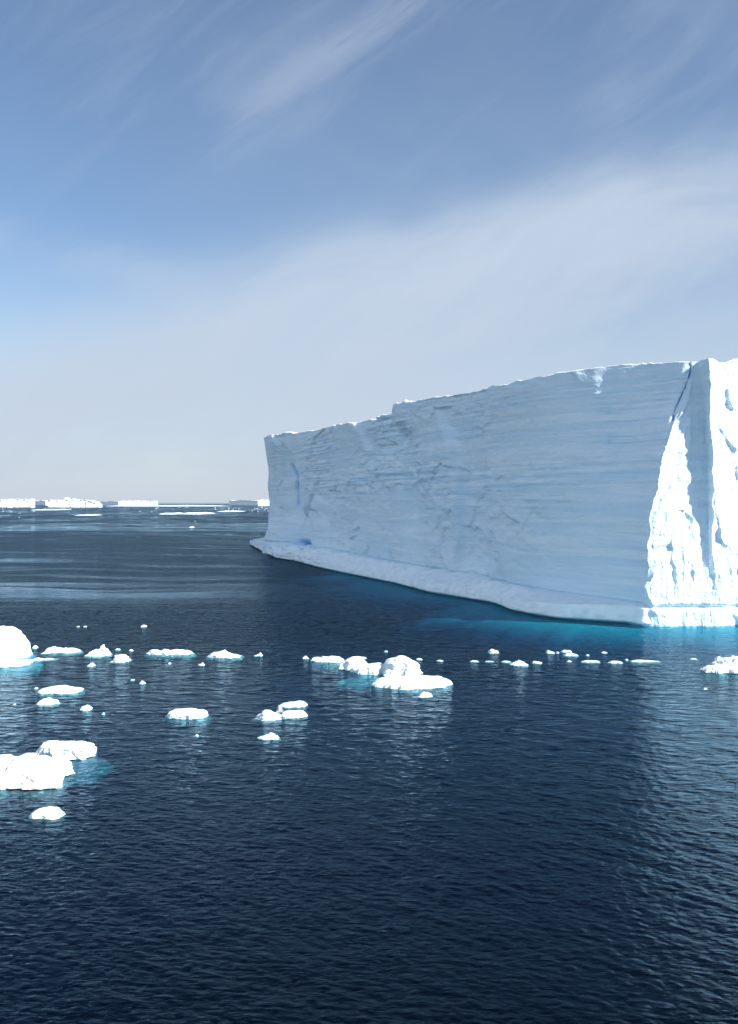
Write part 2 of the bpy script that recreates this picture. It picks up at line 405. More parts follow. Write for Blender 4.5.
def build_berg():
    lx = np.array([p[0] for p in LEFT]); ly = np.array([p[1] for p in LEFT]); lt = np.array([p[2] for p in LEFT])
    pc = np.concatenate([np.arange(266, 396, 0.5), np.arange(396, 399.5, 0.25), np.arange(399.5, 643.9, 0.5)])
    nL = len(pc)
    yc = np.interp(pc, lx, ly)
    ker = np.ones(15) / 15
    ys = np.convolve(np.pad(yc, 7, mode='edge'), ker, 'valid')
    bz = np.linspace(0, 1, NZ)
    cols = []          # every column: arrays X(z), Y(z), Z
    kinds = []         # 0 left cliff, 1 facet and pillar, 2 right face, 3 hidden back
    PX = []
    ztA = height(361.5, 134.2); 
    for j in range(nL):
        f = (pc[j] - 266) / (644 - 266)
        # the corner swings with the ridge, the far end with its overhang
        def col_at(z):
            ax, ay = interp_tab(z, TA); ex, = interp_tab(z, TE)
            px = pc[j] + (ax - 644) * f ** 9 + (ex - 266) * (1 - f) ** 4
            yy = ys[j] + (ay - CY0) * f ** 14 + 4.0 * np.maximum(z, 0) ** 1.3 / 39 ** 1.3 * float(sstep(pc[j], 530, 595) * (1 - sstep(pc[j], 612, 644)))
            return px, yy
        pt, yt = col_at(np.array([39.5]))
        row = float(np.interp(pt[0], lx[:-1].tolist() + [692.0], lt[:-1].tolist() + [361.5])) 
        row += 0.7 * float(fbm(np.array([pt[0] / 9]), np.zeros(1), oct=4, seed=3)[0]) + 0.35 * round(2 * float(vnoise(np.array([pt[0] / 4.2]), np.zeros(1), seed=8)[0]))
        zt = height(row, yt[0])
        z = Z0 + (zt - Z0) * bz
        px, yy = col_at(z)
        cols.append((at(px, yy), yy + 0 * z, z)); kinds.append(0); PX.append(px)
    nF = 190
    for j in range(nF):
        f = (j + 1) / nF
        zt = height(361.5 - 3.2 * f + (0.5 * math.sin(f * 21)), CY0 + 2.2 * (1 - f))
        z = Z0 + (zt - Z0) * bz
        a, b, c = interp_tab(z, TA), interp_tab(z, TB), interp_tab(z, TC)
        if f < 0.72:
            g = f / 0.72
            px = a[0] + (b[0] - a[0]) * g; yy = a[1] + (b[1] - a[1]) * g
        else:
            g = (f - 0.72) / 0.28
            px = b[0] + (c[0] - b[0]) * g; yy = b[1] + (c[1] - b[1]) * g
        cols.append((at(px, yy), yy, z)); kinds.append(1); PX.append(px)
    cX, cY = at(714, CY0), CY0
    xs = np.concatenate([np.linspace(0.08, 14, 170), np.linspace(14.3, 60, 120), np.linspace(62, 230, 60)])
    for x in xs:
        zt = 38.6 + 0.5 * math.sin(x * 0.35) + 0.35 * math.sin(x * 1.3 + 1) - 0.012 * x
        z = Z0 + (zt - Z0) * bz
        c = interp_tab(z, TC)
        X0, Y0 = at(c[0], c[1]), c[1]
        # slight lean back of the lit face
        cols.append((X0 + x, Y0 + 0.20 * x + 0.035 * np.maximum(z - 6, 0) * min(1, x / 3), z)); kinds.append(2); PX.append(0 * z + 800)
    back = [(cX + 236, 210), (cX + 228, 330), (190, 440), (90, 505), (20, 470), (-15, 400), (-29, 350)]
    bp = np.array([(cX + 230, 179)] + back + [(at(266, 322), 322)])
    seg = np.linspace(0, len(bp) - 1, 70)[1:-1]
    for s in seg:
        i = int(s); f = s - i
        p = bp[i] * (1 - f) + bp[min(i + 1, len(bp) - 1)] * f
        z = Z0 + (38.5 - Z0) * bz
        cols.append((p[0] + 0 * z, p[1] + 0 * z, z)); kinds.append(3); PX.append(0 * z - 100)
    X = np.array([c[0] for c in cols]).T; Y = np.array([c[1] for c in cols]).T; Z = np.array([c[2] for c in cols]).T
    kinds = np.array(kinds); PX = np.array(PX).T
    n = X.shape[1]
    # outward horizontal normals
    dX = np.roll(X, -1, 1) - np.roll(X, 1, 1); dY = np.roll(Y, -1, 1) - np.roll(Y, 1, 1)
    L = np.hypot(dX, dY) + 1e-9
    NX, NY = dY / L, -dX / L
    k9 = np.ones(9) / 9
    def sm(a):
        p = np.pad(a, ((0, 0), (4, 4)), mode='wrap')
        return np.stack([np.convolve(r, k9, 'valid') for r in p])
    NX, NY = sm(NX), sm(NY)
    L = np.hypot(NX, NY) + 1e-9; NX /= L; NY /= L
    ds = np.hypot(np.diff(X, axis=1, append=X[:, :1]), np.diff(Y, axis=1, append=Y[:, :1]))
    S = np.cumsum(ds[60])[None, :] + 0 * X
    up = sstep(Z, 14, 26)
    D = np.zeros_like(X); LAY = np.zeros_like(X); BLUE = np.zeros_like(X)
    left = (kinds == 0)[None, :] + 0 * X > 0
    # ----- shaded left cliff
    warp = fbm(S / 14, Z / 14, oct=3, seed=40)
    big = facets(S / 17 + 0.22 * warp, Z / 46 + S / 80 + 0.25 * warp, seed=50, sharp=30) * 1.9
    mid = facets(S / 8.5 + 0.4 * warp, Z / 7.5 + 0.3 * warp, seed=60, sharp=34) * 0.85
    small = facets(S / 2.6 + 0.5 * warp, Z / 1.7 + 0.4 * warp, seed=70, sharp=24) * 0.30
    patch = sstep(fbm(S / 30, Z / 16, oct=3, seed=80), -0.15, 0.35)
    layers = ridged(S / 30 + 0.2 * warp, Z / 1.0 + 0.10 * warp, oct=4, gain=0.6, seed=90)
    ledge = 0.26 * layers * (0.12 + 0.88 * up) * (0.15 + 0.85 * patch)
    fine = fbm(S / 2.2, Z / 1.1, oct=4, seed=95) * (0.08 + 0.14 * patch)
    dl = big + mid * (0.35 + 0.65 * patch) + small * (0.3 + 0.7 * patch * up) + ledge + fine
    # profile: overhanging lip, concave middle, flared base
    prof = 0.7 * sstep(Z, 30, 40) + 0.2 * (1 - sstep(Z, 3, 13)) ** 2
    dl = dl + prof
    s_at = lambda px: float(np.interp(px, pc, S[0, :nL]))
    # vertical re-entrant below the step in the skyline
    s4 = s_at(403)
    off = S - s4 - 1.2 * warp - (34 - Z) * 0.16
    dl = dl - 2.6 * np.exp(-(np.where(off > 0, off / 6.0, off / 1.4)) ** 2) * sstep(Z, 6, 20) * (1 - sstep(Z, 32, 36.5))
    dl = dl + 1.3 * sstep(S, s4 - 0.6, s4 + 0.6) * np.exp(-np.maximum(S - s4, 0) / 30) * sstep(Z, 14, 30)
    # slumped shell scars near the base
    for (pxs, zc, rw, rh, dep) in ((455, 8, 11, 9, 1.0), (480, 10, 9, 8, .9), (340, 14, 14, 12, 1.0), (575, 10, 8, 12, .6)):
        q = ((S - s_at(pxs)) / rw + 0.8 * warp) ** 2 + ((Z - zc) / rh + 0.8 * fbm(S / 5, Z / 5, oct=3, seed=int(pxs))) ** 2
        dl = dl - dep * (1 - sstep(q, 0.72, 1.0)) * (0.4 + 0.6 * sstep((Z - zc) / rh, 1.1, -0.8))
    # grooves: narrow deep cracks that show blue ice, as polylines of (column, row)
    def crack(pts, wid, dep, amt):
        nonlocal dl, BLUE
        for (x0, y0), (x1, y1) in zip(pts[:-1], pts[1:]):
            s0, s1 = s_at(min(x0, 643.4)), s_at(min(x1, 643.4))
            if x0 > 640: s0, s1 = (x0 - 692) * 0.149 + sA, (x1 - 692) * 0.149 + sA
            Y0 = float(np.interp(x0, lx, ly)); Y1 = float(np.interp(x1, lx, ly))
            z0, z1 = height(y0, Y0), height(y1, Y1)
            jit = 0.35 * fbm(S / 0.8, Z / 1.6, oct=2, seed=99)
            ax_, az_ = s1 - s0, z1 - z0
            tt = np.clip(((S - s0) * ax_ + (Z - z0) * az_) / (ax_ * ax_ + az_ * az_), 0, 1)
            d = np.hypot(S + jit - s0 - tt * ax_, Z - z0 - tt * az_)
            g = np.exp(-(d / wid) ** 2)
            dl = dl - dep * g
            BLUE = np.maximum(BLUE, amt * g)
    sA = S[0, nL - 1]
    crack([(287.5, 467), (291, 477), (290, 488), (290, 503)], 1.1, 1.0, 0.65)
    crack([(306, 506), (300, 518), (296, 530)], 1.6, 1.2, 0.12)
    crack([(314, 480), (309, 498), (303, 512)], 0.8, 0.6, 0.10)
    # blue hollow at the foot of the far end
    halo = np.exp(-(((S - s_at(298)) / 16.0) ** 2 + ((Z - 5.0) / 2.8) ** 2)); BLUE = np.maximum(BLUE, 0.28 * halo)
    q = np.exp(-(((S - s_at(304)) / 9.5) ** 2 + ((Z - 4.6) / 1.7) ** 2) ** 2)
    dl = dl - 3.0 * q; BLUE = np.maximum(BLUE, 0.95 * q)
    # crease where the cliff stands on its sea-worn foot
    zc = np.interp(PX[0], [250, 290, 318, 391, 465, 510, 560, 645], [3.4, 4.7, 4.6, 4.1, 3.7, 3.4, 3.0, 2.8])[None, :]
    cg = np.exp(-((Z - zc - 0.25) / 0.30) ** 2)
    fe = sstep(S, 0, 5) * (0.22 + 0.78 * sstep(sA - S, 8, 36)) * sstep(sA - S, -0.5, 3.0)
    lay_l = sstep(layers, 0.35, 0.7) * (0.12 + 0.55 * up) * (0.15 + 0.85 * patch)
    line = np.exp(-((Z - 22.6 - 0.4 * warp) / 0.16) ** 2) * sstep(fbm(S / 9, Z / 40, oct=3, seed=7), -0.25, 0.2)
    line += 0.6 * np.exp(-((Z - 26.2 - 0.4 * warp) / 0.13) ** 2) * sstep(fbm(S / 12, Z / 40, oct=3, seed=17), 0.0, 0.3)
    line += 0.5 * np.exp(-((Z - 20.9 - 0.3 * warp) / 0.12) ** 2) * sstep(fbm(S / 12, Z / 40, oct=3, seed=27), 0.0, 0.3)
    lay_l = np.clip(lay_l + 0.55 * line, 0, 0.9)
    D = np.where(left, dl * fe - 0.55 * cg, D); BLUE = np.where(left, np.maximum(BLUE, 0.10 * cg), BLUE); LAY = np.where(left, lay_l, LAY)
    # ----- ridge facet, pillar and the lit face: fluted by melt
    right = ((kinds == 1) | (kinds == 2))[None, :] + 0 * X > 0
    Sr = S - sA
    wr = fbm(S / 4, Z / 9, oct=3, seed=110)
    fl = ridged(Sr / 3.4 + 0.45 * wr, Z / 17, oct=3, seed=120)
    fl2 = ridged(Sr / 1.2 + 0.5 * wr + Z / 12, Z / 5.5, oct=3, seed=130)
    low = 1 - sstep(Z, 6, 24)
    dr = 0.34 * fl * (0.25 + 0.75 * low) + 0.10 * fl2 * (0.25 + 0.75 * low)
    dr += 0.40 * facets(Sr / 3.0 + 0.4 * wr, Z / 4.0 + 0.4 * wr, seed=140, sharp=24) + 0.10 * fbm(S / 0.9, Z / 1.2, oct=4, seed=150)
    dr += 0.25 * (1 - sstep(Z, 2, 12)) ** 2
    dr += 0.10 * ridged(S / 45, Z / 1.3, oct=2, seed=90) * up
    jf = int(np.argmax(kinds == 2)); isface = sstep(S - S[:, jf:jf + 1], -3.0, 3.5)
    strip = ((PX > 690) & (kinds == 1)[None, :]).astype(float) * sstep(Z, 12, 20)
    dr = dr * (1 - 0.75 * strip)
    dr = dr * (1.15 + 0.25 * isface) * sstep(Sr, -0.1, 1.2)
    D = np.where(right, dr, D)
    # crack beside the pillar
    for (x0, y0), (x1, y1) in zip(((690, 359), (690, 377), (683, 392), (676, 406)), ((690, 377), (683, 392), (676, 406), (672, 421))):
        z0, z1 = height(y0, 134), height(y1, 134)
        t = np.clip((Z - z0) / (z1 - z0), 0, 1)
        px = x0 + (x1 - x0) * t + 1.0 * fbm(Z / 1.3, Z * 0, oct=2, seed=2)
        inside = ((Z <= z0) & (Z >= z1)).astype(float) if z0 > z1 else 0
        g = np.exp(-((PX - px) / 0.75) ** 2) * inside * sstep(fbm(Z / 1.6, Z * 0 + 3, oct=2, seed=12), -0.3, 0.0)
        D = D - 0.7 * g; BLUE = np.maximum(BLUE, 0.6 * g)
    LAY = np.where(right, 0.25 * sstep(ridged(S / 45, Z / 1.25, oct=3, seed=90), 0.3, 0.85) * (0.3 + 0.7 * up), LAY)
    hid = (kinds == 3)[None, :] + 0 * X > 0
    D = np.where(hid, 1.2 * fbm(S / 12, Z / 12, oct=3, seed=160), D)
    # melt notch where the cliff stands on its foot
    D = D - 0.55 * np.exp(-((Z - 2.75) / 0.28) ** 2) * right
    X2 = X + NX * D; Y2 = Y + NY * D
    root = empty('tabular_iceberg', (at(700, 140), 160, 0))
    tag(root, 'huge flat-topped iceberg, its long cliff in blue shade and its end face in blinding sun', 'iceberg')
    org = np.array(root.location)
    V = np.stack([X2, Y2, Z], -1)
    nm = V.reshape(-1, 3) - org
    mesh_obj('ice_cliff', nm, grid_faces(NZ, n, wrap=True), M_CLIFF, root, attrs={'layer': LAY, 'blue': BLUE})
    # snow cap: rings from the rim to the middle of the plateau
    rim = V[-1]
    cen = np.array([80.0, 300.0])
    dist = np.hypot(rim[:, 0] - cen[0], rim[:, 1] - cen[1])
    offs = [0.0, 0.25, 0.6, 1.0, 1.6, 2.4, 3.6, 5.5, 8, 12, 18, 28, 40]
    rings = []
    sS = S[60]
    lump = np.clip(fbm(sS / 2.6, sS * 0, oct=4, seed=201) + 0.12, 0, 1)
    wide = np.clip(fbm(sS / 16, sS * 0 + 5, oct=3, seed=211) + 0.1, 0, 1)
    for i, d in enumerate(offs):
        g = (d / dist)
        x = rim[:, 0] + (cen[0] - rim[:, 0]) * g; y = rim[:, 1] + (cen[1] - rim[:, 1]) * g
        rise = (0.10 + 1.2 * lump * wide) * math.exp(-((d - 0.9) / 1.1) ** 2) if i else 0.0
        z = rim[:, 2] * math.exp(-d / 60) + 38.5 * (1 - math.exp(-d / 60)) + rise
        if i: z = z + 0.12 * fbm(x / 2, y / 2, oct=3, seed=220)
        rings.append(np.stack([x, y, z], -1))
    for g in (0.4, 0.7, 0.95):
        x = rim[:, 0] + (cen[0] - rim[:, 0]) * g; y = rim[:, 1] + (cen[1] - rim[:, 1]) * g
        rings.append(np.stack([x, y, 38.2 + 0 * x], -1))
    Vc = np.concatenate(rings) - org
    m = len(rings)
    cap = grid_faces(m, n, wrap=True)
    mid_i = len(Vc)
    Vc = np.concatenate([Vc, [[cen[0] - org[0], cen[1] - org[1], 38.2]]])
    j = np.arange(n)
    fan = np.stack([(m - 1) * n + j, (m - 1) * n + (j + 1) % n, 0 * j + mid_i], -1)
    mesh_obj('snow_cap', Vc, [cap, fan], M_CAP, root)
    # ----- sea-worn foot
    FW = [(250, 545, 3.2), (256, 548.5, 3.4), (262, 551.8, 3.2), (268, 555, 3.2), (275, 558.3, 3.6), (283, 559.6, 4.2), (290, 560.6, 4.6), (300, 563, 4.8), (318, 568, 4.6), (346, 574, 4.4), (370, 579, 4.2), (391, 583.2, 4.1),
          (410, 588, 4.0), (423, 592, 3.9), (435, 594.2, 3.9), (465, 599, 3.7), (490, 603.2, 3.6), (500, 606.8, 3.5), (510, 611, 3.4), (535, 616, 3.2), (560, 619.5, 3.0), (585, 621.1, 2.9), (610, 622.7, 2.85), (631, 624.3, 2.8), (639, 625.9, 2.8), (645, 626.4, 2.8)]
    pts = [ground(a, b) + (c,) for a, b, c in FW]
    ctr = [(at(250, 395), 410, 2.6), (-32, 425, 2.5)]
    pts = ctr[::-1] + pts
    for x in (1.5, 4, 8, 14, 24, 50, 110, 235):
        pts.append((at(645, 131) + x, 131.0 + 0.185 * x + 0.15 * math.sin(x * 1.7), 2.8))
    pts = np.array(pts)
    sl = np.concatenate([[0], np.cumsum(np.hypot(np.diff(pts[:, 0]), np.diff(pts[:, 1])))])
    vis_end = sl[-4]
    ss = np.concatenate([np.arange(0, vis_end, 0.22), np.linspace(vis_end, sl[-1], 60)])
    fx, fy, fz = (np.interp(ss, sl, pts[:, i]) for i in range(3))
    kk = np.ones(11) / 11
    smo = lambda a: np.convolve(np.pad(a, 5, mode='edge'), kk, 'valid')
    fx, fy, fz = smo(fx), smo(fy), smo(fz)
    tx, ty = np.gradient(fx), np.gradient(fy); l = np.hypot(tx, ty); nx, ny = ty / l, -tx / l
    for _ in range(8): nx, ny = smo(nx), smo(ny)
    l = np.hypot(nx, ny); nx /= l; ny /= l
    corner_s = float(np.interp(len(ctr) + len(FW) - 1, np.arange(len(sl)), sl))
    lf = sstep(corner_s - ss, 3, 30)         # 0 on the lit side, 1 along the shaded cliff
    rag = 1 - sstep(ss, float(sl[len(ctr) + 6]), float(sl[len(ctr) + 9]))
    # cross section, from inside the cliff over the bench to the brow and down to the lip
    wx_, wy_ = X2[int(NZ * 0.19)], Y2[int(NZ * 0.19)]
    vis = kinds < 3
    wdt = np.array([np.min(np.hypot(wx_[vis] - a, wy_[vis] - b)) for a, b in zip(fx, fy)])
    wdt = np.clip(smo(smo(smo(wdt))), 0.7, 14)
    prof = []
    for t in np.linspace(0, 1, 6):           # hidden under the cliff
        prof.append((wdt + 9 * (1 - t) ** 1.5, fz * (1.0 + 0.12 * lf * (1 - t))))
    for t in np.linspace(0.06, 1, 16):       # bench
        prof.append((wdt + (0.25 + 0.35 * lf - wdt) * t, fz * (1 - (0.07 + 0.43 * lf) * t ** 1.35)))
    for t in np.linspace(0.08, 1, 14):       # outer slope down to the lip
        z1 = fz * (0.93 - 0.43 * lf)
        prof.append(((0.25 + 0.35 * lf) * (1 - t) ** 1.5, z1 * (1 - t ** 1.25) + 0.45 * t ** 1.25))
    prof += [(0.12 + 0 * ss, 0.30 + 0 * ss), (0.55 + 0 * ss, 0.16 + 0 * ss), (0.95 + 0 * ss, 0.0 + 0 * ss), (1.0 + 0 * ss, -0.25 + 0 * ss), (0.3 + 0 * ss, -0.5 + 0 * ss),
             (-1.0 + 0 * ss, -0.35 + 0 * ss), (-3.5 + 0 * ss, -0.45 + 0 * ss), (-7 + 0 * ss, -0.65 + 0 * ss), (-11 + 0 * ss, -1.15 + 0 * ss), (-15 + 0 * ss, -2.6 + 0 * ss), (-19 + 0 * ss, -5 + 0 * ss), (-21 + 0 * ss, -9 + 0 * ss), (-23 + 0 * ss, -20 + 0 * ss)]
    f2x, f2y = fx, fy
    for _ in range(60): f2x, f2y = smo(f2x), smo(f2y)
    t2x, t2y = np.gradient(f2x), np.gradient(f2y); l = np.hypot(t2x, t2y); n2x, n2y = t2y / l, -t2x / l
    for _ in range(60): n2x, n2y = smo(n2x), smo(n2y)
    rowsv = []
    sub_n = fbm(ss / 9, ss * 0, oct=3, seed=301)
    for i, (inw, zz) in enumerate(prof):
        wob = 0.14 * fbm(ss / 2.4, ss * 0 + i * 0.22, oct=4, seed=310) + (1.2 * rag) * fbm(ss / 4.5, ss * 0 + i * 0.25, oct=4, seed=320) * (1 if i < 32 else 0.3)
        if i >= 40:
            wob = wob + 1.3 * sub_n * (i - 39) * (1 - rag)
            inw = inw * (1 - 0.75 * rag)
        dz = 0.05 * fbm(ss / 1.6, ss * 0 + i * 0.3, oct=3, seed=330) + rag * 0.9 * fbm(ss / 5, ss * 0 + i * 0.2, oct=4, seed=340) * (1 if i < 28 else 0)
        q = inw - wob
        if i >= 40: zz = zz - 3.0 * rag * (i - 39)
        g = min(1.0, max(0, i - 39) / 2.0)
        bx_, by_ = fx * (1 - g) + f2x * g, fy * (1 - g) + f2y * g
        mx_, my_ = nx * (1 - g) + n2x * g, ny * (1 - g) + n2y * g
        rowsv.append(np.stack([bx_ - mx_ * q, by_ - my_ * q, zz + (dz if i < 35 else 0)], -1))
    skirt = rowsv[39].copy(); skirt[:, 2] = -3.0
    Vf = np.concatenate(rowsv[:40] + [skirt]) - org
    mesh_obj('ice_foot', Vf, grid_faces(41, len(ss))[:, ::-1], M_FOOT, root)
    # the pale ledge of ice that spreads below the water in front of the foot
    j0 = int(np.searchsorted(ss, sl[len(ctr) + 7]))
    drop = 5.0 * (1 - sstep(ss[j0:], ss[j0], ss[j0] + 45)) ** 2
    sh = [rowsv[38][j0:]] + [r[j0:] - np.stack([0 * drop, 0 * drop, drop], -1) for r in rowsv[39:]]
    mesh_obj('sunken_ledge', np.concatenate(sh) - org, grid_faces(len(sh), len(ss) - j0)[:, ::-1], M_FOOT, root)
    return root
berg = build_berg()

# ------------------------------------------------------------------ floating ice
def lump_mesh(width, depth, prof, zmax, sub=0.25, steep=4.0, seed=0, back=0.1, rough=0.2, nth=56, nr=14, sq=2.6, subdepth=0.9, undercut=0.0, tilt=0.0):
    """a piece of drift ice about its own middle: heightfield above the water, a wider foot below it.
       prof: list of (fraction across, fraction of zmax); back: where the crest sits in depth (-1 front .. 1 back)"""
    a, b = width / 2, depth / 2
    th = np.linspace(0, 2 * np.pi, nth, endpoint=False)
    ct, sn = np.cos(th), np.sin(th)
    rad = (np.abs(ct) ** sq + np.abs(sn) ** sq) ** (-1 / sq)
    nz = 1 + 0.26 * fbm(ct * 1.6 + 9, sn * 1.6, oct=3, seed=seed) + 0.14 * fbm(ct * 4, sn * 4 + 3, oct=4, seed=seed + 5)
    rx, ry = a * rad * ct * nz, b * rad * sn * nz
    rx *= width / (rx.max() - rx.min()); rx -= (rx.max() + rx.min()) / 2
    px = np.array([p[0] for p in prof]); pz = np.array([p[1] for p in prof])
    sc = min(width, max(depth, width * 0.3))
    rings = []
    for i in range(nr + 1):
        t = (i / nr) ** 0.75
        x, y = rx * t, ry * t
        fx = np.clip(x / width + 0.5, 0, 1)
        h = np.interp(fx, px, pz) * zmax
        fy = y / b
        h = h * (1 - 0.10 * np.abs(np.clip(fy - back, -1.2, 1.2)) ** 1.5)
        h = h * (1 - t ** steep * 0.92) * (1 + (0.10 + 1.1 * rough) * fbm(x / sc * 2.2, y / sc * 2.2, oct=4, gain=0.42, seed=seed + 11))
        h = h + 0.8 * rough * zmax * facets(x / sc * 4, y / sc * 4, seed=seed + 21, sharp=40) * (1 - t ** 6)
        h = np.maximum(h, 0.03 * zmax)
        ez = 0.30 * min(zmax, sc, 1.6) * min(1, 3 * t) 
        gx_ = fbm(x / sc * 4, y / sc * 4 + 7, h / sc * 6, oct=4, gain=0.55, seed=seed + 41)
        gy_ = fbm(x / sc * 4 + 31, y / sc * 4, h / sc * 6, oct=4, gain=0.55, seed=seed + 43)
        rings.append(np.stack([x + tilt * h + ez * gx_ * 1.6, y + ez * gy_ * 1.6, h], -1))
    us = undercut
    sub_r = [(1.0 - 0.5 * us, 0.0), (1.0 - us, -0.10), (1.0 + sub * 0.5, -0.22 * subdepth), (1 + sub, -0.55 * subdepth), (1 + sub * 0.9, -1.2 * subdepth), (0.6, -1.6 * subdepth), (0.02, -1.8 * subdepth)]
    for (m, z) in sub_r:
        wob = 1 + 0.20 * sub * fbm(ct * 2 + z, sn * 2, oct=3, seed=seed + 31)
        rings.append(np.stack([rx * m * wob, ry * (1 + (m - 1) * 1.0) * wob, z + 0 * rx], -1))
    V = np.concatenate(rings)
    return V, grid_faces(len(rings), nth, wrap=True)[:, ::-1]

HUMP = [(0, .35), (.2, .7), (.45, 1), (.7, .8), (1, .3)]
FLAT = [(0, .6), (.15, .95), (.5, 1), (.85, .9), (1, .6)]
LEFTP = [(0, .5), (.18, 1), (.35, .75), (.6, .5), (1, .3)]
RIGHTP = [(0, .25), (.4, .45), (.65, .7), (.82, 1), (1, .45)]
PEAK = [(0, .22), (.35, .4), (.55, .6), (.72, 1), (.82, .65), (1, .25)]
KNOBS = [(0, .7), (.1, 1), (.22, .75), (.28, .35), (.36, .75), (.5, .55), (.62, .8), (.75, .6), (.88, .75), (1, .4)]

def place(px0, px1, py, hz, hd):
    """world size of a piece whose front waterline is at row py: width, depth, height and middle"""
    _, y = ground(0, py)
    d = max(hd * y * y / (F * CAM_H), 0.25)
    yc = y + d / 2
    wd = (px1 - px0) * y / F
    return wd, d, hz * y / F, (at((px0 + px1) / 2, y + d * 0.3), yc)

GRP = 'white ice pieces drifting on the dark sea'
def floe(name, label, cat, px0, px1, py, hz, hd, prof=HUMP, mat=None, group=GRP, **kw):
    wd, d, h, (x, y) = place(px0, px1, py, hz, hd)
    small = (px1 - px0) < 12
    kw.setdefault('nth', 28 if small else 72); kw.setdefault('nr', 8 if small else 18)
    kw.setdefault('subdepth', min(0.35, 0.06 * wd)); kw.setdefault('sub', 0.12)
    if small: kw.setdefault('rough', 0.4)
    V, f = lump_mesh(wd, d, prof, h * (0.72 if small else 0.78), **kw)
    o = mesh_obj(name, V, f, mat or M_SNOW, smooth=False)
    o.location = (x, y, 0)
    return tag(o, label, cat, group)
def floe_part(name, root, px0, px1, py, hz, hd, prof=HUMP, mat=None, zoff=0.0, **kw):
    wd, d, h, (x, y) = place(px0, px1, py, hz, hd)
    V, f = lump_mesh(wd, d, prof, h, **kw)
    o = mesh_obj(name, V, f, mat or M_SNOW, root, smooth=False)
    o.location = (x - root.location[0], y - root.location[1], zoff)
    return o

# --- big piece at the left edge, upper
r = empty('iceberg_fragment', (*ground(-20, 668), 0))
tag(r, 'tall white block of ice cut off by the left edge, level with the iceberg foot', 'iceberg fragment', GRP)
floe_part('ice_block', r, -96, 17, 670, 33, 20, prof=[(0, .6), (.3, .9), (.5, .9), (.74, 1.0), (.78, .95), (.80, .78), (.86, .72), (.91, .52), (.96, .36), (1, .25)], steep=18, seed=5, back=0.2, sub=0.05, tilt=0.14, nth=240, nr=46, rough=0.07, sq=5, subdepth=1.0)
floe_part('ice_apron', r, -10, 31, 667, 1.2, 8, prof=FLAT, seed=8, steep=4, sub=0.5, nth=72)
# --- big two-lobed floe lower left
r = empty('ice_floe', (*ground(10, 788), 0))
tag(r, 'biggest white floe at the lower left edge, two lobes with a turquoise foot', 'ice floe', GRP)
floe_part('front_lobe', r, -70, 69, 788.5, 18, 20, prof=[(0, .8), (.45, 1), (.52, .86), (.57, 1.05), (.62, 1.08), (.66, .90), (.72, .98), (.78, .82), (.9, .9), (1, .75)], steep=18, seed=15, sub=0.02, nth=260, nr=50, rough=0.06, sq=5, undercut=0.012, subdepth=0.5, back=0.4)
floe_part('rear_lobe', r, 36, 93, 760, 13, 9, prof=[(0, .9), (.1, 1.08), (.5, 1), (.8, .9), (.95, .75), (1, .6)], steep=18, seed=23, sub=0.06, nth=140, nr=30, rough=0.05, sq=4, subdepth=0.4)
floe_part('sunken_foot', r, 40, 104, 775, 0.3, 24, prof=KNOBS, zoff=-0.36, seed=25, steep=3, sub=0.12, nth=96, nr=20, subdepth=0.3)
# --- central floe
r = empty('ice_floe', (*ground(400, 684), 0))
tag(r, 'long central floe with a white hump, a low saddle and a flat slab in front', 'ice floe', GRP)
floe_part('ice_hump', r, 379, 423, 677, 18, 9, prof=[(0, .30), (.10, .62), (.22, .74), (.38, .84), (.50, 1.0), (.60, .96), (.70, .80), (.85, .58), (1, .25)], steep=6, seed=33, sub=0.1, nth=120, nr=26, rough=0.05, sq=3, back=0.0)
floe_part('ice_saddle', r, 350, 392, 674.5, 8.5, 6, prof=[(0, .9), (.35, .8), (.7, .9), (1, 1.2)], steep=6, seed=37, sub=0.1, nth=80, nr=18, rough=0.06)
floe_part('ice_knob', r, 337, 369, 671.5, 10, 6, prof=[(0, .35), (.25, .75), (.5, 1), (.75, .95), (1, .45)], steep=5, seed=41, sub=0.1, nth=80, nr=18, undercut=0.10)
floe_part('ice_ridge', r, 310, 345, 662.5, 6, 3.5, prof=KNOBS, steep=4, seed=45, sub=0.1, nth=80, nr=16, rough=0.2)
floe_part('ice_slab', r, 371, 454, 689.5, 6.8, 10, prof=[(0, .55), (.1, .9), (.3, .85), (.55, 1), (.8, .95), (1, .8)], steep=18, seed=52, sub=0.03, nth=180, nr=34, sq=3.0, rough=0.14, undercut=0.03, subdepth=0.3)
floe_part('sunken_foot', r, 336, 448, 684, 0.3, 12, prof=KNOBS, zoff=-0.34, seed=53, steep=3, sub=0.05, nth=96, nr=20, subdepth=0.5)
# --- growler at the right edge
r = empty('ice_chunk', (*ground(722, 674), 0))
tag(r, 'craggy white chunk at the right edge on the glittering water, with a dark hollow', 'ice chunk', GRP)
floe_part('ice_crag', r, 712, 752, 671, 11, 6, prof=[(0, .35), (.25, .8), (.45, .95), (.7, 1), (1, .6)], seed=61, steep=4, nth=110, nr=24, rough=0.3, sub=0.08)
floe_part('ice_shelf', r, 703, 745, 674, 6.5, 6, prof=[(0, .7), (.2, .9), (.5, .8), (.8, 1), (1, .6)], seed=65, steep=9, nth=90, nr=18, rough=0.2, sub=0.02, undercut=0.14)

